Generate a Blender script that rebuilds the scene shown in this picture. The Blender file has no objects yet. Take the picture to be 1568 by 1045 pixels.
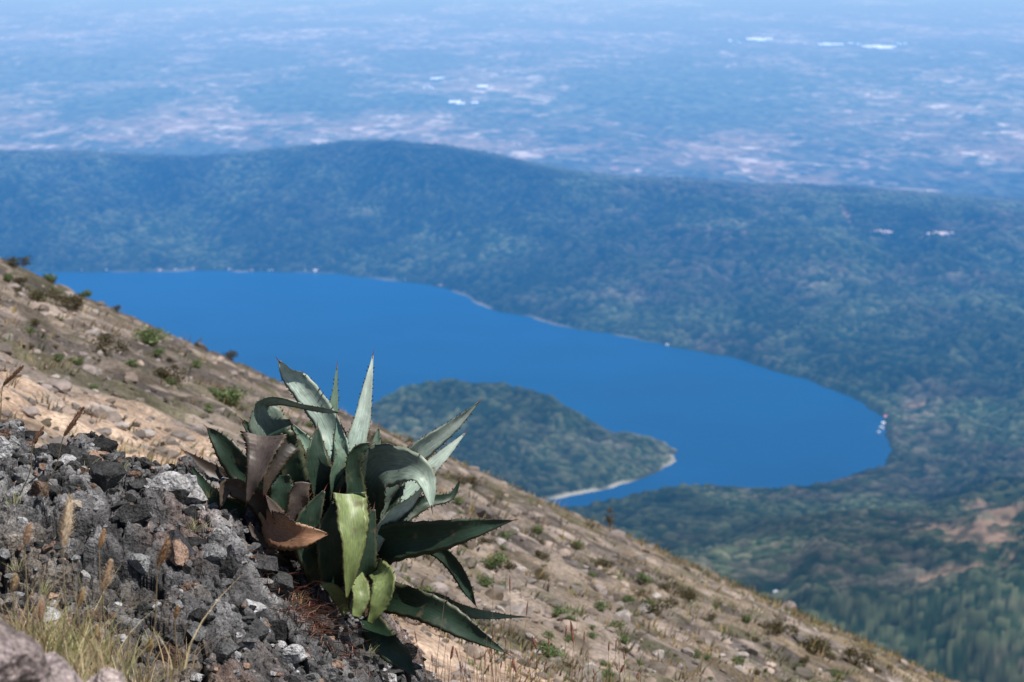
import bpy, math, random
import numpy as np
from mathutils import Vector
random.seed(5); rng=np.random.default_rng(5)
sc=bpy.context.scene
F=85/36*1568; TH=math.radians(10.5); ST,CT=math.sin(TH),math.cos(TH)
LZ=-1600.0
def ray(px,py):
    a=(px-784)/F; b=(522.5-py)/F
    return np.array([a,CT+b*ST,-ST+b*CT])
def place(px,py,z=LZ):
    d=ray(px,py); t=z/d[2]; return d[0]*t,d[1]*t
def at(px,py,D): return ray(px,py)*D
# ---------------------------------------------------------------- noise
def h2(ix,iy,s):
    n=(ix.astype(np.int64)*374761393+iy.astype(np.int64)*668265263+s*974634777)&0xffffffff
    n=((n^(n>>13))*1274126177)&0xffffffff
    n=((n^(n>>15))*2246822519)&0xffffffff
    return ((n^(n>>16))&0xffffff)/16777215.0
def vn(x,y,s=0):
    ix=np.floor(x);iy=np.floor(y);fx=x-ix;fy=y-iy
    fx=fx*fx*(3-2*fx);fy=fy*fy*(3-2*fy)
    a=h2(ix,iy,s);b=h2(ix+1,iy,s);c=h2(ix,iy+1,s);d=h2(ix+1,iy+1,s)
    return (a*(1-fx)+b*fx)*(1-fy)+(c*(1-fx)+d*fx)*fy
def fbm(x,y,o=4,s=0):
    r=0;a=.5;t=0
    for i in range(o):
        r=r+a*vn(x*2**i+i*17.3,y*2**i-i*9.1,s+i);t+=a;a*=.55
    return r/t*2-1
def worley(x,y,s=0):
    ix=np.floor(x);iy=np.floor(y);best=np.full(np.shape(x),9.);bid=np.zeros(np.shape(x));sec=np.full(np.shape(x),9.)
    for i in(-1,0,1):
        for j in(-1,0,1):
            cx=ix+i;cy=iy+j
            qx=cx+h2(cx,cy,s);qy=cy+h2(cx,cy,s+1)
            d=(qx-x)**2+(qy-y)**2
            m=d<best
            sec=np.where(m,best,np.minimum(sec,d))
            best=np.where(m,d,best);bid=np.where(m,h2(cx,cy,s+2),bid)
    return np.sqrt(best),bid,np.sqrt(sec)
def ss(a,b,x):
    t=np.clip((x-a)/(b-a),0,1);return t*t*(3-2*t)
def lerp(a,b,t):
    t=np.asarray(t)[...,None];return np.asarray(a)*(1-t)+np.asarray(b)*t
# ---------------------------------------------------------------- mesh helpers
def mk(name,V,Fc,col=None,mat=None,smooth=True,parent=None):
    V=np.asarray(V,dtype=np.float32);Fc=np.asarray(Fc,dtype=np.int32)
    me=bpy.data.meshes.new(name);k=Fc.shape[1]
    me.vertices.add(len(V));me.vertices.foreach_set('co',V.ravel())
    me.loops.add(Fc.size);me.loops.foreach_set('vertex_index',Fc.ravel())
    me.polygons.add(len(Fc));me.polygons.foreach_set('loop_start',np.arange(len(Fc),dtype=np.int32)*k)
    me.polygons.foreach_set('use_smooth',np.full(len(Fc),smooth))
    me.update(calc_edges=True)
    if col is not None:
        c=np.ones((len(V),4),dtype=np.float32);c[:,:3]=col
        a=me.color_attributes.new('Col','FLOAT_COLOR','POINT');a.data.foreach_set('color',c.ravel())
    if mat:me.materials.append(mat)
    o=bpy.data.objects.new(name,me);sc.collection.objects.link(o)
    if parent:o.parent=parent
    return o
def gridfaces(r,c):
    i=np.arange((r-1)*(c-1));a=(i//(c-1))*c+i%(c-1)
    return np.stack([a,a+1,a+c+1,a+c],1)
class Acc:
    def __init__(s):s.V=[];s.F=[];s.C=[];s.n=0
    def add(s,V,F_,C):
        V=np.asarray(V,float);F_=np.asarray(F_,int);C=np.asarray(C,float)
        if C.ndim==1:C=np.tile(C,(len(V),1))
        s.V.append(V);s.F.append(F_+s.n);s.C.append(C);s.n+=len(V)
    def obj(s,name,mat,smooth=True,parent=None):
        return mk(name,np.concatenate(s.V),np.concatenate(s.F),np.concatenate(s.C),mat,smooth,parent)
# ---------------------------------------------------------------- materials
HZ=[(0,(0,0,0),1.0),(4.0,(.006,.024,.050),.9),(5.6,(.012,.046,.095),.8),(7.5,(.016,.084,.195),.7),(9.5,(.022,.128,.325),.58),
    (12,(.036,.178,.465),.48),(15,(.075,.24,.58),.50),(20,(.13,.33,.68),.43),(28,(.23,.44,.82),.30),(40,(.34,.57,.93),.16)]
def add_haze(nt,basesock,bs,usebT=True):  # paints distance haze: glow added and base colour optionally dimmed, by distance from origin
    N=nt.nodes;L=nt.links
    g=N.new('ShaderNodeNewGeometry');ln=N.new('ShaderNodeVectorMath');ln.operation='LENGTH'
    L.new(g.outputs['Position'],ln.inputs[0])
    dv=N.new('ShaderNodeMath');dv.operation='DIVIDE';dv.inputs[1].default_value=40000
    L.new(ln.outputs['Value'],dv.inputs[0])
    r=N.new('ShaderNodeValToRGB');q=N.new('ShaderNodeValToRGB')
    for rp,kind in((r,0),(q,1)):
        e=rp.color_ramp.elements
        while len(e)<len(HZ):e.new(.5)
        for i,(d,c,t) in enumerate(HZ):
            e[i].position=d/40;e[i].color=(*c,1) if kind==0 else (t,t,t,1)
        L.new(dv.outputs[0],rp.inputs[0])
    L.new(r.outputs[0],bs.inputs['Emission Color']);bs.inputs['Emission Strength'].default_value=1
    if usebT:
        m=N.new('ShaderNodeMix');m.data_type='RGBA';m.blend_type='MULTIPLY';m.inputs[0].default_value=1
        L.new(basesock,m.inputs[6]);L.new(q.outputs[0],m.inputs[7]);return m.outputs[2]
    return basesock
def material(name,rough=.9,spec=.2,ns=None,amt=.3,bump=0,bs_=None,haze=False,base=None,trans=0,hT=True,dist=.02,ns2=None,amt2=0):
    m=bpy.data.materials.new(name);m.use_nodes=True;nt=m.node_tree;N=nt.nodes;L=nt.links
    b=N['Principled BSDF'];b.inputs['Roughness'].default_value=rough;b.inputs['Specular IOR Level'].default_value=spec
    if base is None:
        a=N.new('ShaderNodeAttribute');a.attribute_name='Col';s=a.outputs['Color']
    else:
        a=N.new('ShaderNodeRGB');a.outputs[0].default_value=(*base,1);s=a.outputs[0]
    tc=N.new('ShaderNodeTexCoord')
    for sc_,am in((ns,amt),(ns2,amt2)):
        if sc_:
            n=N.new('ShaderNodeTexNoise');n.inputs['Scale'].default_value=sc_;n.inputs['Detail'].default_value=5
            L.new(tc.outputs['Object'],n.inputs['Vector'])
            mr=N.new('ShaderNodeMapRange');mr.inputs[1].default_value=.3;mr.inputs[2].default_value=.7
            mr.inputs[3].default_value=1-am;mr.inputs[4].default_value=1+am
            L.new(n.outputs[0],mr.inputs[0])
            mx=N.new('ShaderNodeVectorMath');mx.operation='SCALE'
            L.new(s,mx.inputs[0]);L.new(mr.outputs[0],mx.inputs['Scale']);s=mx.outputs[0]
    if bump:
        n=N.new('ShaderNodeTexNoise');n.inputs['Scale'].default_value=bs_;n.inputs['Detail'].default_value=6
        L.new(tc.outputs['Object'],n.inputs['Vector'])
        bp=N.new('ShaderNodeBump');bp.inputs['Strength'].default_value=bump;bp.inputs['Distance'].default_value=dist
        L.new(n.outputs[0],bp.inputs['Height']);L.new(bp.outputs[0],b.inputs['Normal'])
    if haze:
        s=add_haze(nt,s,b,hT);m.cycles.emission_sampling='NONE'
    L.new(s,b.inputs['Base Color'])
    if trans:
        t=N.new('ShaderNodeBsdfTranslucent');L.new(s,t.inputs[0]);mx=N.new('ShaderNodeMixShader');mx.inputs[0].default_value=trans
        L.new(b.outputs[0],mx.inputs[1]);L.new(t.outputs[0],mx.inputs[2]);L.new(mx.outputs[0],N['Material Output'].inputs[0])
    return m
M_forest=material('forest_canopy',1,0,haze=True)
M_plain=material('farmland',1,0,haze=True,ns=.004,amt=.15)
M_roof=material('pale_roofs',.6,.3,haze=True,hT=False)  # base colour skips haze dimming, painting sun glare on the roofs
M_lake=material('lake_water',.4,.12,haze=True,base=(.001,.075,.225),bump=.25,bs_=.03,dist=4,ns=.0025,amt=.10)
M_slope=material('volcanic_soil',.95,.1,ns=3.5,amt=.3,ns2=28,amt2=.4,bump=.7,bs_=14,dist=.06)
M_ledge=material('scoria_rock',.9,.2,ns=26,amt=.45,ns2=120,amt2=.5,bump=1,bs_=70,dist=.018)
M_stone=material('loose_stone',.9,.15,ns=12,amt=.25,bump=.5,bs_=25,dist=.02)
M_bush=material('shrub_leaves',.7,.2,trans=.2)
M_grass=material('dry_grass',.8,.2,trans=.25)
def agave_mat():
    m=material('agave_skin',.45,.4,ns=9,amt=.2,ns2=60,amt2=.1,bump=.2,bs_=40,dist=.004)
    nt=m.node_tree;N=nt.nodes;L=nt.links;b=N['Principled BSDF']
    a=N.new('ShaderNodeAttribute');a.attribute_name='lf'
    mp=N.new('ShaderNodeMapping');mp.inputs['Scale'].default_value=(16,1.6,3)
    L.new(a.outputs['Vector'],mp.inputs[0])
    n=N.new('ShaderNodeTexNoise');n.inputs['Scale'].default_value=1.5;n.inputs['Detail'].default_value=4;L.new(mp.outputs[0],n.inputs['Vector'])
    mr=N.new('ShaderNodeMapRange');mr.inputs[1].default_value=.3;mr.inputs[2].default_value=.7;mr.inputs[3].default_value=.68;mr.inputs[4].default_value=1.28
    L.new(n.outputs[0],mr.inputs[0])
    old=b.inputs['Base Color'].links[0].from_socket
    mx=N.new('ShaderNodeVectorMath');mx.operation='SCALE';L.new(old,mx.inputs[0]);L.new(mr.outputs[0],mx.inputs['Scale'])
    n2=N.new('ShaderNodeTexNoise');n2.inputs['Scale'].default_value=22;n2.inputs['Detail'].default_value=6
    tc=N.new('ShaderNodeTexCoord');L.new(tc.outputs['Object'],n2.inputs['Vector'])
    r2=N.new('ShaderNodeMapRange');r2.inputs[1].default_value=.62;r2.inputs[2].default_value=.72;r2.inputs[4].default_value=.6
    L.new(n2.outputs[0],r2.inputs[0])
    m2=N.new('ShaderNodeMix');m2.data_type='RGBA';m2.inputs[7].default_value=(.16,.11,.07,1)
    L.new(r2.outputs[0],m2.inputs[0]);L.new(mx.outputs[0],m2.inputs[6])
    L.new(m2.outputs[2],b.inputs['Base Color'])
    return m
M_agave=agave_mat()
# ================================================================ far landscape
def outline(pts): return np.array([place(*p) for p in pts])
LAKE=outline([(-300,430),(0,417),(100,417),(200,418),(300,415),(440,418),(520,420),(600,430),(650,436),(690,445),(715,458),(750,475),(800,484),(860,500),(940,512),(1050,536),(1120,548),(1180,568),(1240,585),(1290,602),(1330,622),(1345,640),(1354,660),(1362,690),(1356,716),(1290,733),(1240,748),(1200,753),(1140,749),(1080,743),(1020,750),(960,760),(900,773),(850,780),(800,784),(700,800),(500,810),(200,800),(-300,700)])
ISLE=outline([(1037,692),(1034,707),(1010,722),(980,735),(940,746),(900,755),(860,763),(825,768),(700,775),(540,765),(480,710),(510,665),(580,645),(640,632),(720,628),(800,640),(860,652),(900,664),(940,674),(985,672),(1020,678)])
def sdf(X,Y,P):
    d=np.full(X.shape,1e12);ins=np.zeros(X.shape,bool)
    for i in range(len(P)):
        ax,ay=P[i];bx,by=P[(i+1)%len(P)]
        ex,ey=bx-ax,by-ay;wx=X-ax;wy=Y-ay
        t=np.clip((wx*ex+wy*ey)/(ex*ex+ey*ey),0,1)
        d=np.minimum(d,(wx-ex*t)**2+(wy-ey*t)**2)
        c=(ay>Y)!=(by>Y)
        if ay!=by: ins^=c&(X<(bx-ax)*(Y-ay)/(by-ay)+ax)
    d=np.sqrt(d);return np.where(ins,-d,d)
cr=[(-500,250,12000),(0,242,12000),(130,240,12000),(300,250,12000),(380,242,11900),(450,234,11800),(540,226,11700),(600,222,11600),(680,228,11500),(740,242,11400),(820,260,11200),(900,276,11000),(960,286,10900),(1040,286,10900),(1120,296,10800),(1200,302,10700),(1300,308,10600),(1420,318,10500),(1568,334,10400),(2000,360,10200)]
cu=[];cy=[];cH=[]
for px,py,y in cr:
    d=ray(px,py);t=y/d[1];cu.append(d[0]/d[1]);cy.append(y);cH.append(d[2]*t-LZ-18)
SP=place(1660,930);SP2=place(1600,800)
CLEAR=[(*place(1440,925),55,90),(*place(1500,955),65,90),(*place(1412,900),36,50),(*place(1465,992),75,24),(*place(1550,770),30,90),(*place(1535,925),40,80),
       (*place(1190,915),20,20),(*place(1400,628),40,22),(*place(1320,735),30,14),(*place(1500,855),26,70),(*place(1480,900),20,70)]
def terr(X,Y):
    ds=sdf(X,Y,LAKE)+fbm(X/90,Y/110,4,3)*26
    u=X/Y;yc=np.interp(u,cu,cy)+fbm(X/500,Y/900,2,8)*120;Hc=np.interp(u,cu,cH)
    dp=np.maximum(ds,0);dc=np.maximum(yc-Y,0)
    t=dp/(dp+dc+1);h=Hc*t*(1.35-.35*t)
    o=np.maximum(Y-yc,0);h=h*np.exp(-(o/2200)**2)-60*ss(0,2600,o)-90*ss(1900,3000,o)
    g=np.abs(fbm(X/600+Y/2100,Y/1500,3,21));g2=np.abs(fbm(X/230-Y/900,Y/700,2,25))
    h=h+(fbm(X/800,Y/900,3,12)*44-g*120*np.exp(-(dc/3000)**2)-g2*52+10*fbm(X/160,Y/160,2,33)+26)*np.clip(dp/700,0,1)*np.clip(1-o/1500,0,1)*np.clip(dc/600+.16,0,1)
    h=h+.06*np.maximum(0,5900-Y)
    h=h+115*np.exp(-((X-SP[0])**2+(Y-SP[1])**2)/2/330**2)+70*np.exp(-((X-SP2[0])**2+(Y-SP2[1])**2)/2/240**2)
    nr=ss(900,1300,X)*ss(7600,6800,Y);h=h-np.abs(fbm(X/260+Y/500,Y/420,3,29))*110*nr*np.clip(dp/300,0,1)
    h=np.where(ds<0,np.maximum(ds*.5,-25),np.maximum(h,0)*(ds<1500)+h*(ds>=1500)+1.0)
    return h,ds,u,yc
def hitterr(px,py):
    d=ray(px,py);ys=np.linspace(4500,15000,3000);t=ys/d[1]
    h,_,_,_=terr(d[0]*t,ys);z=d[2]*t-LZ
    i=int(np.argmax(z<=h));return d[0]*t[i],ys[i],h[i]
town=[hitterr(1345,357),hitterr(1438,360),hitterr(1295,330)]
CLEAR+=[(town[0][0],town[0][1],50,50),(town[1][0],town[1][1],60,50),(town[2][0],town[2][1],14,160)]
def clearmask(X,Y):
    m=np.zeros(X.shape);n=fbm(X/38,Y/38,4,51)*1.5
    for x,y,a,b in CLEAR:
        e=np.sqrt(((X-x)/a)**2+((Y-y)/b)**2)+n
        m=np.maximum(m,1-ss(.7,1.2,e))
    return m
def canopy(X,Y,ds,cl,cell=30.,ht=18.):
    jx=X+fbm(X/34,Y/34,2,77)*16;jy=Y+fbm(X/34+9,Y/34,2,78)*16
    q=.62+.38*ss(5200,8500,Y)
    f,i,s2=worley(jx/cell,jy/cell,5)
    fb,ib,_=worley(jx/(cell*.55)+3,jy/(cell*.55),35)
    big_=ss(.45,.65,vn(X/110,Y/130,39))
    f=f*(1-big_)+fb*big_;i=i*(1-big_)+ib*big_
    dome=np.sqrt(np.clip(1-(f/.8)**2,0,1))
    dens=ss(-.6,.1,fbm(X/150,Y/190,3,61))
    sm=vn(X/8,Y/8,90)
    k=ss(2,26,ds)*(1-cl)
    hh=(dome*(.45+.95*i)*ht*(1-.35*big_)*(.3+.7*dens)*q+sm*3.5)*k
    dry=ss(-.15,.5,fbm(X/380,Y/420,4,66))*(.3+.7*ss(-300,900,X))
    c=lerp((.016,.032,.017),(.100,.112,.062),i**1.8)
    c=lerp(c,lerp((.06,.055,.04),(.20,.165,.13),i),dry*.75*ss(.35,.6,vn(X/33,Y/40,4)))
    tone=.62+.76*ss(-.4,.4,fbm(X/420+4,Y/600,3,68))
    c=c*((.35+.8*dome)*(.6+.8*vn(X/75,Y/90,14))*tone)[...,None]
    return hh,c,k
rows=np.concatenate([np.arange(3200,4900,40),np.arange(4900,8000,9.5),np.arange(8000,12300,10.5),np.arange(12300,16500,45)]).astype(float)
us=np.linspace(-.275,.275,900)
U,Y=np.meshgrid(us,rows);X=U*Y
h,ds,_,yc=terr(X,Y);cl=clearmask(X,Y)
hh,c,k=canopy(X,Y,ds,cl)
soil=lerp((.11,.085,.055),(.33,.22,.155),ss(.2,.8,vn(X/18,Y/22,31)))
bm_=ss(.52,.8,vn(X/130,Y/170,41))*ss(8300,9000,Y)
beach=lerp((.035,.045,.03),(.32,.30,.26),bm_)
c=lerp(c,soil,cl);c=lerp(beach,c,np.maximum(ss(2,14,ds),cl))
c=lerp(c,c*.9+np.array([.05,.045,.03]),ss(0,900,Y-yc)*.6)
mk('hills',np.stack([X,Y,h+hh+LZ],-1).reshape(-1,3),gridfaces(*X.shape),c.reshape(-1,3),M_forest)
# peninsula
x0,y0=ISLE.min(0)-60;x1,y1=ISLE.max(0)+60
X,Y=np.meshgrid(np.arange(x0,x1,4.2),np.arange(y0,y1,5.5))
ds=-sdf(X,Y,ISLE)+fbm(X/60,Y/60,3,3)*14
ax,ay=place(690,662);bx,by=place(840,665)
hi=(20+106*np.exp(-((X-ax)/290)**2/2-((Y-ay)/330)**2/2)+38*np.exp(-((X-bx)/110)**2/2-((Y-by)/230)**2/2)+fbm(X/160,Y/160,3,9)*24)*ss(-5,150,ds)
hi=np.where(ds<0,np.maximum(ds*.4,-25),np.maximum(hi,0)+.8)
hh,c,k=canopy(X,Y,ds,ds*0,25.,15.)
px_,py_=place(860,760)
south=np.maximum(ss(0,1,(place(900,738)[1]-Y)/80+.5)*ss(px_-60,px_,X),.8*ss(place(1000,700)[0],place(1020,700)[0],X))
bc=lerp((.05,.055,.04),(.42,.39,.32),south*ss(.1,.55,vn(X/60,Y/60,4)))
c=lerp(bc,c,ss(7,18,ds))
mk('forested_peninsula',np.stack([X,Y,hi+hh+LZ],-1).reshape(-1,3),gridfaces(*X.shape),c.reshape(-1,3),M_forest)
# lake
lx,ly=LAKE.min(0)-300,LAKE.max(0)+300
mk('lake_water',[(lx[0],lx[1],LZ),(ly[0],lx[1],LZ),(ly[0],ly[1],LZ),(lx[0],ly[1],LZ)],[(0,1,2,3)],None,M_lake,False)
# plain to the horizon
ry=1/np.linspace(1/12800,1/140000,820);us=np.linspace(-.34,.34,950)
U,Y=np.meshgrid(us,ry);X=U*Y
wx=X+fbm(X/500,Y/700,4,5)*380;wy=Y+fbm(X/500+5,Y/700,4,6)*480
f1,i1,_=worley(wx/230,wy/380,11);f2,i2,_=worley(wx/105,wy/230,12);f3,i3,_=worley(X/46,Y/140,13)
big=fbm(X/800,Y/2200,4,15)
pxu=784+U*F
bandL=np.exp(-((Y-17000)/1900)**2)*(1-ss(760,900,pxu))
bandR=np.exp(-((Y-15800)/1700)**2)*ss(820,960,pxu)
bandM=.55*np.exp(-((Y-21000)/1500)**2)*ss(480,600,pxu)*(1-ss(860,960,pxu))+.4*np.exp(-((Y-19500)/1500)**2)*ss(1200,1500,pxu)+.35*np.exp(-((Y-20500)/1700)**2)*(1-ss(200,420,pxu))
m=np.clip(np.maximum(np.maximum(bandL,bandR),bandM)*.50+big*.75+.06+.12*ss(20000,30000,Y),.02,.85)
fr=np.clip(.36*ss(-.05,.05,m-i1)+.42*ss(-.05,.05,m-i2)+.42*ss(-.05,.05,m-i3)-.12,0,1)
fc=lerp(lerp((.28,.21,.13),(.60,.42,.31),i2),(.9,.74,.62),ss(.70,.95,h2(np.floor(wx/90),np.floor(wy/220),9))*.8)
wood=lerp((.015,.04,.02),(.15,.17,.11),np.clip(i3*.6+.5*vn(X/70,Y/160,8)-.1,0,1))
c=lerp(wood,fc,fr)
ridge=np.exp(-((Y-23500)/500)**2)*(1-ss(150,330,pxu))
Z=LZ-55+fbm(X/3000,Y/3000,3,19)*34*ss(13500,17000,Y)+14*(1-fr)*vn(X/60,Y/90,7)+ridge*90
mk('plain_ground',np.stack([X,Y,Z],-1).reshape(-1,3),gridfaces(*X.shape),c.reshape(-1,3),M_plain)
# buildings
def house(acc,x,y,z,w,l,hw,hr,ang,cw,crf):
    V=np.array([(-w,-l,0),(w,-l,0),(w,l,0),(-w,l,0),(-w,-l,hw),(w,-l,hw),(w,l,hw),(-w,l,hw)],float)/1
    V[:,:2]*=.5
    ca,sa=math.cos(ang),math.sin(ang);R=np.array([[ca,-sa],[sa,ca]])
    q=V.copy();q[:,:2]=V[:,:2]@R.T;q+=(x,y,z-4)
    acc.add(q,[(0,1,5,4),(1,2,6,5),(2,3,7,6),(3,0,4,7)],cw)
    r=np.array([(-w*.56,-l*.55,hw-.2),(w*.56,-l*.55,hw-.2),(w*.56,l*.55,hw-.2),(-w*.56,l*.55,hw-.2),(0,-l*.55,hw+hr),(0,l*.55,hw+hr)])
    r[:,:2]=r[:,:2]@R.T;r+=(x,y,z-4)
    acc.add(r,[(0,4,5,3),(1,2,5,4),(0,1,4,4),(2,3,5,5)],crf)
H=Acc()
for i in range(2,26):
    a=LAKE[i];b=LAKE[i+1];e=b-a;L=np.hypot(*e);n=np.array([-e[1],e[0]])/L
    if n@(a-np.array([300,8000]))<0:n=-n
    cnt=int(L/(60 if i<9 else 300))
    for k_ in range(cnt):
        p=a+e*random.random()+n*random.uniform(10,34)
        s=random.uniform(5,12)*(1.1 if i<9 else .8)
        cc=random.choice([(.5,.5,.48),(.4,.34,.3),(.4,.42,.4),(.25,.22,.2)])
        rr=random.choice([(.35,.16,.1),(.45,.45,.43),(.3,.26,.24)])
        house(H,p[0],p[1],LZ+7,s,s*1.6,5,2.5,random.uniform(0,3),cc,rr)
for px,py in [(1352,650),(1350,657),(1345,664),(1356,640),(1187,567),(1022,530)]:
    x,y=place(px,py);house(H,x,y,LZ+4,9,12,5,3,random.random()*3,(.6,.55,.52),random.choice([(.6,.18,.18),(.55,.55,.55)]))
for bx_,by_ in((118,412),(445,411),(505,413),(490,417)):
    for k_ in range(4):
        x,y=place(bx_+random.uniform(-12,12),by_+random.uniform(-2,2));house(H,x,y,LZ+8,12,18,7,3,random.random()*3,(.6,.55,.5),(.5,.42,.4))
H.obj('lakeside_houses',M_roof,False)
H=Acc()
for (x,y,z),n in((town[0],9),(town[1],12)):
    for k_ in range(n):
        house(H,x+random.uniform(-55,55),y+random.uniform(-40,40),LZ+z+6,random.uniform(9,20),random.uniform(14,26),6,3,random.random()*3,(.4,.36,.34),(.5,.40,.36))
x,y,_=hitterr(1190,915);house(H,x,y,LZ+_+9,12,16,6,3,.3,(.7,.7,.7),(.7,.7,.7))
H.obj('village_houses',M_roof,False)
for cl_ in ([(672,122,26,4),(655,137,16,3),(738,134,40,3)],[(718,160,44,4)],[(1116,64,18,2),(1134,67,10,2),(1172,62,38,5)],[(1275,70,30,5),(1352,74,50,9),(1310,69,20,2),(1383,70,16,3)]):
    G=Acc()
    for px,py,w,n in cl_:
        for k_ in range(n):
            x,y=place(px+random.uniform(-.5,.5)*w,py+random.uniform(-1.6,1.6),LZ-50)
            sx=w*y/F*random.uniform(.2,.42)
            nb=4
            for q in range(nb):
                house(G,x+(q-nb/2)*sx/nb,y,LZ-36,sx/nb*.88,sx*random.uniform(1.4,2.6),5,4,0,(.5,.5,.5),(.56,.52,.47))
    G.obj('greenhouse_complex',M_roof,False)
# ================================================================ volcano flank (near slope)
def slope0(x,y):
    q=np.where(y<245,.00054*y*y,.00054*245**2+.2646*(y-245))
    return -1.94-.185*y-q-.46*60*np.tanh(x/60)
def slope(x,y):
    z=slope0(x,y)
    near=ss(5,14,y)
    z=z+near*(.13*fbm(x/3.5,y/5,4,101)+.07*fbm(x/.7,y/.9,3,102))
    f,i,s2=worley(x/.55,y/.55,120);z=z+near*.09*np.sqrt(np.clip(1-(f/.5)**2,0,1))*(i>.55)*i
    return z
def hit(px,py):
    d=ray(px,py);ys=np.linspace(10,60,900);t=ys/d[1];x=d[0]*t;z=d[2]*t
    w=z<=slope(x,ys)
    i=int(np.argmax(w)) if w.any() else int(np.argmin(z-slope(x,ys)))
    return x[i],ys[i],float(slope(x[i:i+1],ys[i:i+1])[0])
ys=np.concatenate([np.linspace(-4,8,30),8*np.exp(np.linspace(0,math.log(80/8),850))[1:],np.geomspace(81,3800,70)])
us=np.linspace(-.42,.42,720);U,Y=np.meshgrid(us,ys);X=U*(Y+5)
Z=slope(X,Y)
def slopecol(X,Y):
    a=fbm(X/2.2,Y/3.2,4,131);b=fbm(X/.5,Y/.7,3,132)
    c=lerp((.085,.073,.067),(.27,.22,.185),ss(-.35,.45,a*.8+b*.6))
    right=ss(-2,10,X-(Y-30)*.05)
    ochre=ss(-.1,.4,fbm(X/1.3,Y/2.0,4,133)+right*.25)
    c=lerp(c,(.25,.185,.10),ochre*(.2+.45*right))
    veg=ss(.05,.3,fbm(X/.9,Y/1.3,4,137));c=lerp(c,(.08,.08,.04),veg*.6)
    pale=ss(.22,.42,fbm(X/.8+9,Y/1.1,4,138));c=lerp(c,(.42,.34,.29),pale*.65)
    return c
c=slopecol(X,Y)
for px,py,rx,ry in((60,640,1.5,2.2),(190,690,1.3,2.0),(20,610,.7,2),(690,985,1.1,1.3),(640,1000,.9,1.3),(230,660,.9,1.6)):
    x,y,z=hit(px,py);e=np.sqrt(((X-x)/rx)**2+((Y-y)/ry)**2)+fbm(X/.7,Y/.7,3,140)*.8
    c=lerp(c,lerp((.36,.25,.18),(.54,.41,.31),vn(X/.25,Y/.25,3)),(1-ss(.5,1.1,e))*.85)
mk('volcano_slope_ground',np.stack([X,Y,Z],-1).reshape(-1,3),gridfaces(*X.shape),c.reshape(-1,3),M_slope)
# stones
import bmesh
def ico(sub):
    bm=bmesh.new();bmesh.ops.create_icosphere(bm,subdivisions=sub,radius=1)
    V=np.array([v.co[:] for v in bm.verts]);Fc=np.array([[v.index for v in f.verts] for f in bm.faces]);bm.free();return V,Fc
def rockshape(sub,k=9,lo=.45,hi=.85):
    V,Fc=ico(sub);V=V.copy()
    for _ in range(k):
        n=rng.normal(size=3);n/=np.linalg.norm(n);d=rng.uniform(lo,hi);s=V@n;V-=np.outer(np.maximum(0,s-d),n)
    V*=rng.uniform(.7,1.3,3)*np.array([1,1,.75]);return V,Fc
def rotz(V,a):
    ca,sa=math.cos(a),math.sin(a);return V@np.array([[ca,sa,0],[-sa,ca,0],[0,0,1]])
shapes=[rockshape(2) for _ in range(10)]
A=Acc()
N_=7000
yy=1/rng.uniform(1/66,1/11,N_);uu=rng.uniform(-.26,.24,N_);xx=uu*yy;zz=slope(xx,yy)
dn=fbm(xx/3,yy/4,3,150)
cc=slopecol(xx,yy)
for i in range(N_):
    if dn[i]<rng.uniform(-.6,.4):continue
    s=min(.020+rng.exponential(.024),.15)*(.5+yy[i]/50)
    V,Fc=shapes[i%10];V=rotz(V,rng.uniform(0,6.3))*s
    t=rng.random()
    col=lerp(cc[i]*.7,np.array([(.46,.41,.38),(.36,.30,.28),(.20,.18,.17),(.46,.36,.30)][i%4]),np.array(t**1.1))
    A.add(V+(xx[i],yy[i],zz[i]+s*.1),Fc,col)
A.obj('slope_gravel',M_stone,False)
# grass blades
def blades(A,x,y,z,n,h,w,col,spread,lean=.5,seg=3):
    for _ in range(n):
        a=rng.uniform(0,6.283);r=spread*math.sqrt(rng.random());bx=x+math.cos(a)*r;by=y+math.sin(a)*r
        hh_=h*rng.uniform(.5,1.1);l=lean*rng.uniform(.2,1)*hh_;t=np.linspace(0,1,seg+1)
        P=np.stack([bx+math.cos(a)*l*t**1.7,by+math.sin(a)*l*t**1.7,z+hh_*t*(1-.15*t)],1)
        b=rng.uniform(0,3.14);S=np.array([math.cos(b),math.sin(b)*.5,0])
        W=(w*(1-t*.9))[:,None]*S
        V=np.concatenate([P-W,P+W]);m_=seg+1
        Fc=[(i,i+1,m_+i+1,m_+i) for i in range(seg)]
        A.add(V,Fc,np.array(col)*rng.uniform(.65,1.3))
A=Acc();N_=3800
yy=1/rng.uniform(1/64,1/13,N_);uu=rng.uniform(-.24,.22,N_);xx=uu*yy;zz=slope(xx,yy);dn=fbm(xx/1.6,yy/2.5,3,160)
for i in range(N_):
    right=float(ss(-.05,.12,uu[i]))
    if dn[i]+right*.4<rng.uniform(-.2,.6):continue
    col=[(.36,.27,.13),(.24,.17,.09),(.10,.09,.045),(.13,.17,.06)][int(rng.choice(4,p=[.3,.22,.26,.22]))]
    blades(A,xx[i],yy[i],zz[i]-.02,9,rng.uniform(.05,.15)*(.6+yy[i]/60),.006+.0002*yy[i],col,.07+yy[i]*.004,1.1,2)
for i in range(900):
    px=rng.uniform(560,1390);d=ray(px,600);y=rng.uniform(50,64);x=d[0]/d[1]*y
    if fbm(np.array([x/1.6]),np.array([3.]),3,170)[0]<-.15+rng.uniform(-.3,.3):continue
    z=float(slope(np.array([x]),np.array([y]))[0]);col=[(.36,.26,.11),(.26,.18,.09),(.12,.11,.05)][i%3]
    blades(A,x,y,z-.03,7,rng.uniform(.1,.26),.014,col,.18,.8,2)
A.obj('slope_dry_grass',M_grass,False)
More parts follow.
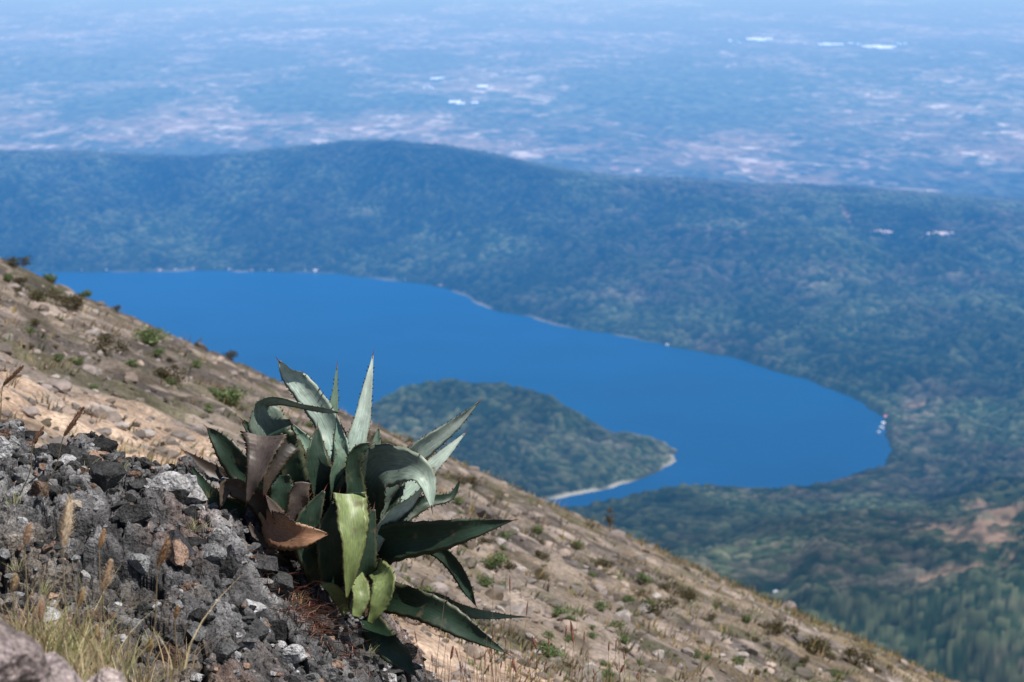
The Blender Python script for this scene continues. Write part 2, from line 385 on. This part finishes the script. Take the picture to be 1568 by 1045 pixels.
# shrubs
def bushmesh(name,n,cols,leaf=.09):
    A=Acc();lob=[(rng.normal(size=3)*.38*np.array([1,1,.5])+[0,0,.45],rng.uniform(.32,.6)) for _ in range(8)]
    for _ in range(n):
        c_,r_=lob[rng.integers(8)];d=rng.normal(size=3);d/=np.linalg.norm(d);p=c_+d*r_*rng.uniform(.5,1.05)
        if p[2]<-.1:continue
        a=rng.normal(size=3);a/=np.linalg.norm(a);b=np.cross(a,d+.01);b/=np.linalg.norm(b)
        s=leaf*rng.uniform(.6,1.5)
        A.add([p-a*s,p+b*s*.45,p+a*s,p-b*s*.45],[(0,1,2,3)],np.array(cols[rng.integers(len(cols))])*rng.uniform(.6,1.3))
    for _ in range(14):
        d=rng.normal(size=3);d[2]=abs(d[2])+.6;d/=np.linalg.norm(d);e=d*rng.uniform(.6,1.05);S=np.array([.02,.01,0])
        A.add([-S,S,e+S*.3,e-S*.3],[(0,1,2,3)],(.12,.08,.05))
    return A.obj(name,M_bush,False)
prot=[[bushmesh('shrub',900,[(.13,.19,.06),(.22,.26,.13),(.09,.14,.05)]) for _ in range(2)],
      [bushmesh('shrub',1000,[(.075,.075,.03),(.10,.08,.04),(.05,.06,.025),(.16,.11,.06)],.07) for _ in range(3)]]
used=set()
SH=[(62,452,26,1),(112,467,22,1),(160,527,24,1),(225,517,25,0),(240,542,11,0),(262,575,28,1),(352,540,14,1),(357,612,24,0),(332,603,14,0),(78,418,14,0),(22,404,16,1),(12,427,10,0),(652,905,15,0),(740,892,15,0),(757,862,20,0),(777,868,13,1),(772,822,10,0),(830,852,14,1),(845,1002,20,0),(922,864,15,1),(988,888,11,0),(1003,930,30,1),(1052,912,18,1),(1085,948,15,1),(1240,984,32,1),(1190,962,19,1),(1310,1008,24,1),(1342,1024,16,1),(1062,1004,10,0),(955,985,10,0),(600,680,20,1),(722,740,16,1),(930,1035,12,0),(178,462,9,1),(130,445,10,0),(300,560,9,0),(1130,1015,10,0),(700,770,9,0),(560,668,14,1),(1020,900,15,1),(880,838,10,1),(905,975,9,0)]
for _ in range(120):
    px=rng.uniform(0,1360);sky_=400+px*.47;SH.append((px,sky_+rng.uniform(8,220 if px>560 else 130),rng.uniform(4,12),int(rng.random()<.5)))
for k_,(px,py,r,v) in enumerate(SH):
    x,y,z=hit(px,py+r*.4);R=r/F*y*1.12
    src=prot[v][k_%len(prot[v])]
    if src.name not in used:
        o=src;used.add(src.name)
    else:
        o=bpy.data.objects.new('shrub',src.data);sc.collection.objects.link(o)
    o.location=(x,y,z-R*.12);o.scale=(R*1.15,R*1.1,R*rng.uniform(.8,1.1));o.rotation_euler=(0,0,rng.uniform(0,6.3))
# ================================================================ rocky ledge
RG=[(-400,668),(-150,680),(0,694),(70,705),(150,714),(215,722),(280,742),(330,770),(400,800),(440,850),(500,905),(560,968),(620,1052),(700,1150)]
RX=[];RZ=[]
for px,py in RG:
    p=at(px,py+6,9.1);RX.append(p[0]);RZ.append(p[2])
YR=9.0
def ledge(x,y):
    yr=YR+.12*fbm(x/.5,x*0+2,3,200);zr=np.interp(x,RX,RZ)
    a=yr-y
    z=np.where(a>0,zr-.05*np.clip(a,0,.25)-.26*np.maximum(a-.25,0),zr+1.3*a)
    z=z+.085*fbm(x/.42,y/.42,3,201)
    wx=x+.05*fbm(x/.12,y/.12,2,210);wy=y+.05*fbm(x/.12+7,y/.12,2,211)
    f,i,s=worley(wx/.2,wy/.25,202);z=z+.10*(i-.4)+.03*np.clip((s-f)*3,0,1)
    f2,i2,s2=worley(wx/.08,wy/.09,205);z=z+.042*(i2-.4)+.018*np.clip((s2-f2)*3,0,1)
    f3,i3,s3=worley(x/.028,y/.032,208);z=z+.014*i3+.008*np.clip((s3-f3)*3,0,1)
    crk=np.clip((s-f)*4,0,1)*.5+np.clip((s2-f2)*3,0,1)*.5
    return z,i,i2,i3,crk
X,Y=np.meshgrid(np.arange(-2.9,.15,.0055),np.arange(6.2,9.75,.0062))
Z,i1,i2,i3,crk=ledge(X,Y)
Z=np.maximum(Z,slope0(X,Y)-.05)
lich=ss(.12,.40,fbm(X/.16,Y/.2,4,220))
g=.03+.045*i1+.055*i2+.05*i3
c=np.stack([g*1.02,g*.985,g*.99],-1)
c=lerp(c,c*.4+np.array([.29,.285,.285]),lich*.8*(.3+.7*i2))
red=ss(.1,.45,fbm(X/.4,Y/.5,3,230));c=lerp(c,c*np.array([1.4,1.0,.85])+np.array([.03,.012,.004]),red*.65)
c=c*(.35+.7*crk)[...,None]
so=ss(0,.35,fbm(X/.4,Y/.4,3,240)+(7.95-Y)*.8-(X+1.5)*.35)
c=lerp(c,c*.5+np.array([.12,.095,.07]),so*.8)
mk('rocky_ledge',np.stack([X,Y,Z],-1).reshape(-1,3),gridfaces(*X.shape),c.reshape(-1,3),M_ledge,False)
A=Acc();sh3=[rockshape(3,14,.4,.8) for _ in range(12)]
NS=4200;ry_=rng.uniform(7.1,9.14,NS);rx_=rng.uniform(-.235,-.03,NS)*ry_;rz_=ledge(rx_,ry_)[0];gt=fbm(rx_/.3,ry_/.3,2,260)
for i in range(NS):
    x,y,z=rx_[i],ry_[i],rz_[i]
    if gt[i]<rng.uniform(-.8,.5):continue
    s=min(.006+rng.exponential(.011),.07)
    V,Fc=sh3[i%12] if s>.014 else shapes[i%10];V=rotz(V,rng.uniform(0,6.3))
    V=V[:,[0,2,1]] if i%3==0 else V
    V=V*s*(1+.12*np.sin(V*9+i).sum(1)[:,None]/3)
    gcol=rng.choice([.03,.06,.11,.21,.40],p=[.28,.26,.22,.15,.09]);col=np.array([1.02,1,1.0])*gcol
    if rng.random()<.12:col=np.array([.24,.16,.12])*rng.uniform(.5,1.3)
    A.add(V+(x,y,z+s*.12),Fc,col)
for px,py,D,s,col in[(275,752,8.95,.085,(.32,.31,.31)),(262,770,8.9,.07,(.38,.37,.37)),(300,762,8.95,.06,(.36,.35,.35)),(175,738,8.95,.05,(.13,.13,.13)),(210,752,8.85,.06,(.06,.06,.06)),(360,862,8.7,.08,(.14,.135,.14)),(350,900,8.6,.06,(.05,.05,.05)),(400,838,8.8,.10,(.07,.068,.07)),(60,770,8.6,.07,(.05,.05,.05)),(120,745,8.9,.06,(.06,.06,.06)),(215,880,8.4,.05,(.24,.24,.24)),(470,985,8.4,.06,(.17,.17,.17)),(330,810,8.75,.05,(.33,.32,.31)),(40,760,8.7,.05,(.18,.18,.18)),(300,985,8.1,.06,(.13,.13,.13)),(545,1010,8.7,.08,(.11,.10,.10)),(430,880,8.8,.09,(.06,.06,.06)),(118,800,8.5,.03,(.36,.3,.24)),(210,800,8.6,.09,(.045,.045,.045)),(330,870,8.6,.06,(.2,.2,.2)),(160,780,8.7,.08,(.05,.05,.05)),(270,840,8.6,.08,(.05,.05,.055)),(380,950,8.4,.07,(.06,.06,.06)),(480,940,8.75,.05,(.09,.08,.08)),(20,735,8.9,.05,(.3,.3,.29)),(130,860,8.3,.04,(.3,.29,.28))]:
    p=at(px,py,D);zz_=float(ledge(np.array([p[0]]),np.array([p[1]]))[0][0])
    V,Fc=rockshape(3,16,.45,.8);A.add(rotz(V,rng.uniform(0,6))*s+(p[0],p[1],zz_+s*.2),Fc,col)
A.obj('ledge_rubble',M_ledge,False)
for px,py,D,s,col in((52,1082,4.9,.15,(.34,.28,.27)),(-40,1055,4.7,.16,(.27,.22,.21)),(150,1086,5.1,.09,(.38,.31,.29))):
    p=at(px,py,D);V,Fc=ico(5);V=V.copy();rr=np.random.default_rng(int(abs(px))+3)
    for _ in range(26):
        n=rr.normal(size=3);n/=np.linalg.norm(n);d=rr.uniform(.55,.9);q=V@n;V-=np.outer(np.maximum(0,q-d),n)
    nz=fbm(V[:,0]*4+V[:,2]*3,V[:,1]*4-V[:,2]*2,4,300)+.5*fbm(V[:,0]*12+V[:,2]*9,V[:,1]*12,3,301)
    V=V*(1+.14*nz)[:,None]*s;V[:,2]=np.where(V[:,2]<0,V[:,2]*9,V[:,2])
    mk('boulder',V+p,Fc,np.tile(col,(len(V),1))*(1+.8*nz)[:,None],M_ledge,False)
# ================================================================ agave
agave=bpy.data.objects.new('agave_plant',None);sc.collection.objects.link(agave)
D0=9.2;PX=D0/F
COL=dict(pale=((.24,.33,.27),(.50,.59,.51)),mid=((.05,.095,.055),(.18,.27,.20)),dark=((.014,.032,.017),(.028,.054,.034)),  # pale tones paint sunlit leaves, dark tones paint shade on lower ones
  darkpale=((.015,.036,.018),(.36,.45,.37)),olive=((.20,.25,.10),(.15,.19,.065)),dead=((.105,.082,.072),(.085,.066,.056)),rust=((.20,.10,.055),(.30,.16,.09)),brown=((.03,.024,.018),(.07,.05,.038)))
def catmull(P,n):
    P=np.array(P,float);Q=np.vstack([2*P[0]-P[1],P,2*P[-1]-P[-2]]);out=[]
    m=len(P)-1
    for k in range(n):
        s=k/(n-1)*m;i=min(int(s),m-1);t=s-i
        a,b,c_,d=Q[i],Q[i+1],Q[i+2],Q[i+3]
        out.append(.5*((2*b)+(c_-a)*t+(2*a-5*b+4*c_-d)*t*t+(3*b-a-3*c_+d)*t**3))
    return np.array(out)
def unit(v):return v/(np.linalg.norm(v)+1e-12)
def leaf(name,ctrl,w,roll,key,chan=.34,blunt=False):
    n=44
    P3=np.array([at(p[0],p[1],D0+p[2]) for p in ctrl])
    if np.isscalar(roll):roll=[roll]*len(ctrl)
    S=catmull(np.column_stack([P3,np.array(w)*PX*.5,np.radians(roll)]),n)
    P=S[:,:3];W=np.maximum(S[:,3],.0006);R=S[:,4]
    ph=random.random()*6
    T=np.gradient(P,axis=0);K=8;V=[];col=[];lf=[]
    c0,c1=COL[key];lr=random.random()*30;var=random.uniform(.85,1.15)
    Ss=[];Ns=[];flat=key in('rust','dead','brown')
    for i in range(n):
        t=unit(T[i]);B=unit(-P[i]);N0=unit(B-(B@t)*t);S0=np.cross(t,N0)
        r=R[i]+.12*math.sin(i*.35+ph)
        N1=N0*math.cos(r)+S0*math.sin(r);S1=np.cross(t,N1);Ss.append(S1);Ns.append(N1)
        f=i/(n-1);th=(.07 if flat or key=='olive' else .22*(1-f)+.08)
        cx=np.linspace(-1,1,K)
        wv=1+.04*math.sin(i*1.7+ph)+(.05*math.sin(i*2.9+ph*2) if flat else 0)
        tw=(.10*math.sin(i*.31+ph) if flat else .06*math.sin(i*.6+ph))
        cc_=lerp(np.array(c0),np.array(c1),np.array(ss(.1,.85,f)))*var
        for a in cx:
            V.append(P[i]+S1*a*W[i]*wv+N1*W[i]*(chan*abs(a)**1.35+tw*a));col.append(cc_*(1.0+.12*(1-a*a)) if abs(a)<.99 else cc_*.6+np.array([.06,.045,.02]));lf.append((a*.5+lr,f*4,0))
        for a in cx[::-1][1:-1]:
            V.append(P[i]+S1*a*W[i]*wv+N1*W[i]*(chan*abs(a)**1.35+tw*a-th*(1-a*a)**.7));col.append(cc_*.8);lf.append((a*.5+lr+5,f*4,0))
    M=2*K-2;Fc=[]
    for i in range(n-1):
        for j in range(M):
            a=i*M+j;b=i*M+(j+1)%M;Fc.append((a,b,b+M,a+M))
    e=(n-1)*M
    for j in range(K-1):
        l=e+(M-j)%M;l2=e+(M-j-1)%M
        Fc.append((e+j,e+j+1,l2,l) if j<K-2 else (e+j,e+j+1,e+j+1,l))
    L=np.concatenate([[0],np.cumsum(np.linalg.norm(np.diff(P,axis=0),axis=1))])
    s=.03
    while s<L[-1]*.93:
        i=int(np.searchsorted(L,s));i=min(max(i,1),n-2)
        if W[i]>.006:
            for sg in(-1,1):
                base=P[i]+Ss[i]*sg*W[i]*.99+Ns[i]*W[i]*chan;t=unit(T[i]);b0=len(V)
                ln=.007*random.uniform(.6,1.3)
                V+= [base-t*.0035,base+t*.0035,base+Ns[i]*.002,base+Ss[i]*sg*ln+t*ln*.3]
                col+=[np.array([.06,.03,.02])]*4;lf+=[(0,0,0)]*4
                Fc+=[(b0,b0+1,b0+3,b0+3),(b0+1,b0+2,b0+3,b0+3),(b0+2,b0,b0+3,b0+3)]
        s+=random.uniform(.016,.030)
    if not blunt:
        t=unit(P[-1]-P[-3]);b0=len(V);tip=P[-1]
        r0=.003
        for k in range(4):
            a=k*math.pi/2;V.append(tip-t*.01+(Ss[-1]*math.cos(a)+Ns[-1]*math.sin(a))*r0);col.append(np.array([.10,.03,.02]));lf.append((0,0,0))
        V.append(tip+t*.03);col.append(np.array([.12,.03,.02]));lf.append((0,0,0))
        for k in range(4):Fc.append((b0+k,b0+(k+1)%4,b0+4,b0+4))
    me=bpy.data.meshes.new(name);F2=[tuple(dict.fromkeys(f)) for f in Fc]
    me.from_pydata([tuple(v) for v in V],[],F2)
    a=me.color_attributes.new('Col','FLOAT_COLOR','POINT');a.data.foreach_set('color',np.column_stack([np.array(col),np.ones(len(V))]).astype(np.float32).ravel())
    b=me.attributes.new('lf','FLOAT_VECTOR','POINT');b.data.foreach_set('vector',np.array(lf,dtype=np.float32).ravel())
    me.polygons.foreach_set('use_smooth',[True]*len(me.polygons))
    me.materials.append(M_agave)
    o=bpy.data.objects.new(name,me);sc.collection.objects.link(o);o.parent=agave
LV=[
([(515,800,.05),(514,700,.1),(500,645,.12),(462,592,.1),(442,572,.08),(427,553,.05)],[50,44,40,38,26,4],[10,5,0,-10,-20,-20],'pale'),
([(490,800,0),(455,730,-.03),(425,680,-.06),(402,640,-.08),(398,618,-.1),(425,611,-.12),(470,621,-.12),(518,632,-.12)],[60,66,66,60,34,24,22,3],[0,0,0,10,60,62,60,50],'darkpale'),
([(505,790,.08),(506,670,.15),(511,610,.16),(516,562,.15)],[36,26,14,2],35,'mid'),
([(535,800,0),(541,700,0),(556,630,.02),(571,545,.03)],[46,34,24,2],12,'pale'),
([(545,840,-.05),(585,750,-.08),(640,692,-.12),(690,655,-.15),(733,616,-.18)],[50,38,34,20,2],15,'pale'),
([(560,820,0),(620,755,.05),(665,712,.08),(712,664,.1)],[46,36,24,2],-20,'pale'),
([(530,860,-.1),(548,770,-.15),(575,722,-.2),(612,712,-.25),(642,722,-.3),(655,745,-.32),(661,778,-.33)],[70,76,72,60,40,26,3],[0,0,-5,0,0,-15,-20],'darkpale'),
([(540,850,-.1),(600,830,-.2),(690,815,-.3),(785,797,-.35)],[62,60,44,2],12,'dark'),
([(556,880,-.12),(552,815,-.24),(534,756,-.365)],[36,42,48],0,'dark','b'),
([(532,757,-.37),(538,800,-.415),(538,850,-.425),(531,918,-.4)],[52,48,32,3],[-22,-20,-18,0],'olive'),
([(550,930,-.25),(557,860,-.34),(572,780,-.36)],[44,38,6],28,'dark'),
([(542,870,-.3),(552,908,-.4),(545,945,-.42)],[16,28,14],-15,'olive','b'),
([(574,868,-.3),(590,892,-.38),(580,925,-.39),(566,955,-.38)],[34,42,30,8],[20,25,20,10],'olive','b'),
([(570,912,-.2),(640,925,-.3),(705,958,-.35),(775,1000,-.4)],[46,46,36,2],5,'dark'),
([(600,900,-.1),(680,925,-.15),(740,940,-.2),(805,945,-.22)],[34,34,16,2],35,'mid'),
([(600,830,.05),(660,838,.1),(695,865,.12),(715,900,.12),(728,926,.12)],[24,22,24,18,3],20,'dark'),
([(560,945,-.1),(590,985,-.2),(615,1010,-.22),(637,1035,-.25)],[40,40,30,3],0,'dark'),
([(470,850,-.1),(450,760,-.2),(430,700,-.26),(410,668,-.31)],[50,58,66,72],0,'dark','b'),
([(408,668,-.315),(402,694,-.345),(390,730,-.365),(378,770,-.35)],[74,48,26,3],[20,22,15,5],'dead'),
([(442,676,-.30),(425,700,-.33),(410,735,-.34),(404,760,-.33)],[40,30,16,3],[-20,-20,-20,0],'brown'),
([(430,800,-.05),(390,745,-.1),(352,695,-.12),(330,668,-.12),(318,656,-.12)],[50,50,38,20,4],-10,'dark'),
([(440,820,.1),(390,760,.1),(330,725,.1),(283,692,.08)],[50,40,28,4],10,'brown'),
([(430,830,-.1),(370,790,-.15),(325,760,-.2),(292,712,-.2)],[44,40,28,3],-15,'dark'),
([(455,840,-.2),(437,780,-.28),(428,728,-.3)],[44,44,30],0,'dark','b'),
([(446,825,-.3),(452,780,-.35),(462,738,-.38)],[16,30,26],20,'dead','b'),
([(408,795,-.3),(430,812,-.38),(462,820,-.42),(502,818,-.42)],[30,54,38,3],[30,20,10,0],'rust'),
([(490,860,-.05),(455,760,-.05),(425,700,-.03),(372,645,0)],[60,66,54,6],0,'dark'),
([(510,860,-.1),(492,760,-.15),(484,705,-.17),(486,655,-.15)],[60,54,40,4],15,'dark'),
([(520,860,-.1),(527,750,-.12),(524,690,-.12),(516,640,-.1)],[56,42,30,3],-30,'mid'),
([(530,860,-.15),(543,770,-.2),(540,720,-.22),(548,690,-.24),(568,680,-.24)],[54,38,26,22,5],20,'dark'),
([(550,860,-.05),(580,790,-.05),(600,735,-.02),(628,682,.02)],[60,54,42,4],0,'dark'),
([(500,885,-.2),(478,840,-.3),(472,800,-.33),(496,752,-.33)],[60,54,42,5],10,'dark'),
([(520,900,-.25),(505,850,-.33),(508,800,-.36),(518,760,-.36)],[50,44,34,4],10,'dark'),
([(545,870,-.15),(590,800,-.22),(625,770,-.26),(650,745,-.28)],[36,24,18,2],30,'pale'),
([(535,935,-.2),(512,905,-.3),(490,893,-.33)],[26,20,4],0,'olive'),
([(460,870,0),(430,800,.05),(385,770,.1),(350,730,.1)],[60,50,34,4],0,'dark'),
([(470,880,-.1),(440,850,-.2),(445,800,-.25),(472,762,-.25)],[50,46,36,5],0,'brown'),
([(520,870,.1),(500,760,.25),(472,690,.35),(448,650,.35)],[60,50,34,4],0,'mid'),
([(545,860,.1),(560,760,.3),(572,700,.4),(580,655,.4)],[60,40,24,3],0,'mid'),
([(450,860,-.1),(400,810,-.1),(360,790,-.15),(315,742,-.15)],[40,36,26,3],20,'brown'),
([(440,850,-.15),(400,770,-.22),(350,745,-.25),(338,775,-.28)],[40,34,26,4],-20,'brown'),
([(480,900,-.15),(440,880,-.2),(410,850,-.25),(380,800,-.25)],[40,36,28,4],10,'brown'),
([(480,880,-.2),(455,830,-.3),(425,790,-.33),(408,760,-.35)],[36,34,24,3],30,'dead'),
([(520,790,-.1),(512,740,-.2),(520,700,-.22),(512,672,-.22)],[36,30,22,3],40,'mid'),
([(600,800,.1),(650,770,.15),(690,760,.2),(705,735,.2)],[30,22,12,2],0,'dark'),
]
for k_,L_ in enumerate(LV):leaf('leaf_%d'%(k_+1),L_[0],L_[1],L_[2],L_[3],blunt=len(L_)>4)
V,Fc=ico(3);p=at(520,930,D0+.02);V=V*np.array([.14,.13,.2])*(1+.1*np.sin(V*14).sum(1)[:,None]/3)
mk('core',V+p,Fc,np.tile((.08,.05,.035),(len(V),1)),M_agave,True,agave)
# litter
A=Acc()
def strand(A,p,d,L,w,col):
    d=unit(d);s=unit(np.cross(d,(0.1,1,.3)))*w;m=p+d*L*.5+np.array([0,0,rng.uniform(-.01,.015)])
    A.add([p-s,p+s,m+s,m-s,p+d*L+s*.3,p+d*L-s*.3],[(0,1,2,3),(3,2,4,5)],col)
for i in range(620):
    px=rng.normal(482,34);py=rng.normal(915,28)+(px-482)*.7;D=8.9;p=at(px,py,D)
    z=float(ledge(np.array([p[0]]),np.array([p[1]]))[0][0])
    strand(A,np.array([p[0],p[1]+rng.uniform(-.25,.1),z+rng.uniform(.0,.03)]),np.array([rng.normal(),rng.normal(),rng.normal()*.15]),rng.uniform(.03,.12),.0015,np.array([(.32,.13,.09),(.40,.2,.14),(.18,.08,.055),(.44,.32,.22)][i%4])*rng.uniform(.7,1.2))
A.obj('dry_leaf_litter',M_grass,False)
# grasses with seed heads
def stem(A,pts,w,col):
    P=catmull(pts,12)
    T=np.gradient(P,axis=0)
    V=[];n=len(P)
    for i in range(n):
        t=unit(T[i]);s=unit(np.cross(t,(0,1,.1)));u=np.cross(s,t)
        for k in range(3):
            a=k*2.094;V.append(P[i]+(s*math.cos(a)+u*math.sin(a))*w*(1-.5*i/n))
    Fc=[(i*3+k,i*3+(k+1)%3,i*3+3+(k+1)%3,i*3+3+k) for i in range(n-1) for k in range(3)]
    A.add(V,Fc,col);return P
def seedhead(A,p0,p1,r,col,n=320):
    d=p1-p0;L=np.linalg.norm(d);du=unit(d)
    sx=unit(np.cross(du,(0,1,.2)));sy=np.cross(sx,du);V=[];m_=9
    for i in range(m_):
        t=i/(m_-1);rr=.55*r*math.sin(math.pi*min(.97,.1+.87*t))**.6
        for k in range(6):
            a=k*1.0472;V.append(p0+d*t+(sx*math.cos(a)+sy*math.sin(a))*rr)
    A.add(V,[(i*6+k,i*6+(k+1)%6,i*6+6+(k+1)%6,i*6+6+k) for i in range(m_-1) for k in range(6)],np.array(col)*.8)
    for _ in range(n):
        t=rng.random();rr=r*math.sin(math.pi*min(.96,.12+.85*t))**.7
        a=rng.normal(size=3);a=unit(a-(a@du)*du)
        b=p0+d*t+a*rr*.25;e=b+a*rr*.95+du*L*.1;s=unit(np.cross(a,d))*.0010
        A.add([b-s*1.4,b+s*1.4,e+s*.3,e-s*.3],[(0,1,2,3)],np.array(col)*rng.uniform(.7,1.3))
A=Acc()
heads=[((97,838),(108,762),(84,1060),6.2,.022,(.85,.70,.52)),((157,905),(170,860),(150,1060),6.4,.017,(.7,.54,.38)),((242,868),(258,826),(215,1060),6.8,.017,(.46,.30,.18)),
 ((38,835),(46,803),(30,1060),6.5,.015,(.7,.52,.38)),((98,668),(127,626),(60,760),7.6,.013,(.34,.2,.13)),((5,590),(34,562),(-20,700),7.4,.011,(.34,.2,.13)),
 ((152,840),(160,812),(140,1060),6.9,.010,(.7,.5,.3)),((62,950),(64,920),(62,1070),6.3,.012,(.7,.5,.36)),((120,930),(128,902),(110,1070),6.5,.012,(.65,.48,.3)),((268,948),(272,928),(255,1070),7.0,.010,(.55,.38,.22)),
 ((225,1000),(232,980),(215,1070),6.6,.011,(.55,.42,.22)),((20,905),(24,880),(10,1070),6.1,.012,(.7,.55,.36)),((150,980),(148,958),(150,1070),6.2,.012,(.7,.55,.36)),((50,680),(66,655),(30,760),7.8,.009,(.5,.3,.2))]
for a,b,g_,D,r,col in heads:
    p0=at(*a,D);p1=at(*b,D);g0=at(*g_,D+.1)
    stem(A,[g0,(g0+p0)/2+np.array([.015,0,0]),p0,p1],.0028,(.62,.50,.30));seedhead(A,p0,p1,r,col)
for i in range(110):
    px=rng.uniform(640,985);D=rng.uniform(7.6,10.5);top=1045-rng.exponential(26)-(12 if px<900 else 0);l=rng.normal()*16
    p1=at(px+l,top,D);g0=at(px,1120,D)
    stem(A,[g0,(g0+p1)/2,p1],.0015,np.array([(.55,.42,.24),(.45,.28,.16)][i%2]))
    if i%3==0:seedhead(A,p1,p1+(p1-g0)*.12,.005,(.5,.28,.2),60)
for a,b in(((878,985),(874,952)),((822,995),(815,975)),((690,1010),(694,990)),((950,1030),(956,1018)),((790,1030),(785,1010))):
    p0=at(*a,9);p1=at(*b,9);stem(A,[at(a[0]-10,1120,9),(at(a[0]-4,1060,9)),p0,p1],.0016,(.36,.2,.13));seedhead(A,p0,p1,.008,(.45,.2,.15),120)
A.obj('seed_grass',M_grass,False)
A=Acc()
for i in range(300):
    px=rng.uniform(-20,300)*rng.uniform(.4,1);D=rng.uniform(5.6,8.2);p=at(px,rng.uniform(935,1080)+px*.12,D)
    blades(A,p[0],p[1],p[2]-.08,6,rng.uniform(.08,.24),.0024,[(.62,.50,.30),(.56,.50,.28),(.30,.30,.12),(.46,.33,.19)][i%4],.03,.9,4)
for px,py,D in((290,800,8.75),(300,795,8.75),(320,752,9.0),(25,870,8.2),(180,740,8.9),(560,870,8.9),(455,885,8.8),(130,760,8.8),(60,880,8.0),(20,800,8.5),(230,930,8.0)):
    p=at(px,py,D);z=float(ledge(np.array([p[0]]),np.array([p[1]]))[0][0])
    blades(A,p[0],p[1],z,30,.06,.0014,(.44,.43,.22),.03,1.1,3)
A.obj('grass_tuft',M_grass,False)
# dry weed on skyline
A=Acc()
y=50.;x=ray(934,800)[0]/ray(934,800)[1]*y;z=float(slope(np.array([x]),np.array([y]))[0])
for i in range(34):
    t=rng.uniform(.15,.8);p=np.array([x+rng.normal()*.02,y,z+.7*t]);strand(A,p,np.array([rng.normal()*.7,.1,.7]),.17*(1.2-t),.010,(.15,.12,.08))
strand(A,np.array([x,y,z-.1]),np.array([.05,0,1.]),.75,.007,(.14,.11,.08))
A.obj('dry_weed',M_grass,False)
# ================================================================ light, sky, camera
sd=Vector((.44,-.26,.80)).normalized()
w=bpy.data.worlds.new('World');sc.world=w;w.use_nodes=True;nt=w.node_tree
sky=nt.nodes.new('ShaderNodeTexSky');sky.sky_type='NISHITA';sky.sun_disc=False;sky.sun_elevation=math.asin(sd.z);sky.sun_rotation=math.atan2(sd.x,sd.y);sky.altitude=2300
nt.links.new(sky.outputs[0],nt.nodes['Background'].inputs[0]);nt.nodes['Background'].inputs[1].default_value=.085
l=bpy.data.lights.new('sun','SUN');l.energy=5.0;l.angle=math.radians(.5);l.color=(1,.955,.89)
o=bpy.data.objects.new('sun',l);sc.collection.objects.link(o);o.rotation_euler=(-sd).to_track_quat('-Z','Y').to_euler()
cam=bpy.data.cameras.new('camera');co=bpy.data.objects.new('camera',cam);sc.collection.objects.link(co);sc.camera=co
cam.lens=85;cam.sensor_width=36;cam.clip_start=.1;cam.clip_end=400000
co.rotation_euler=(math.radians(90-10.5),0,0)
cam.dof.use_dof=True;cam.dof.focus_distance=9.0;cam.dof.aperture_fstop=6.0
sc.view_settings.view_transform='Standard';sc.view_settings.look='None';sc.view_settings.exposure=0
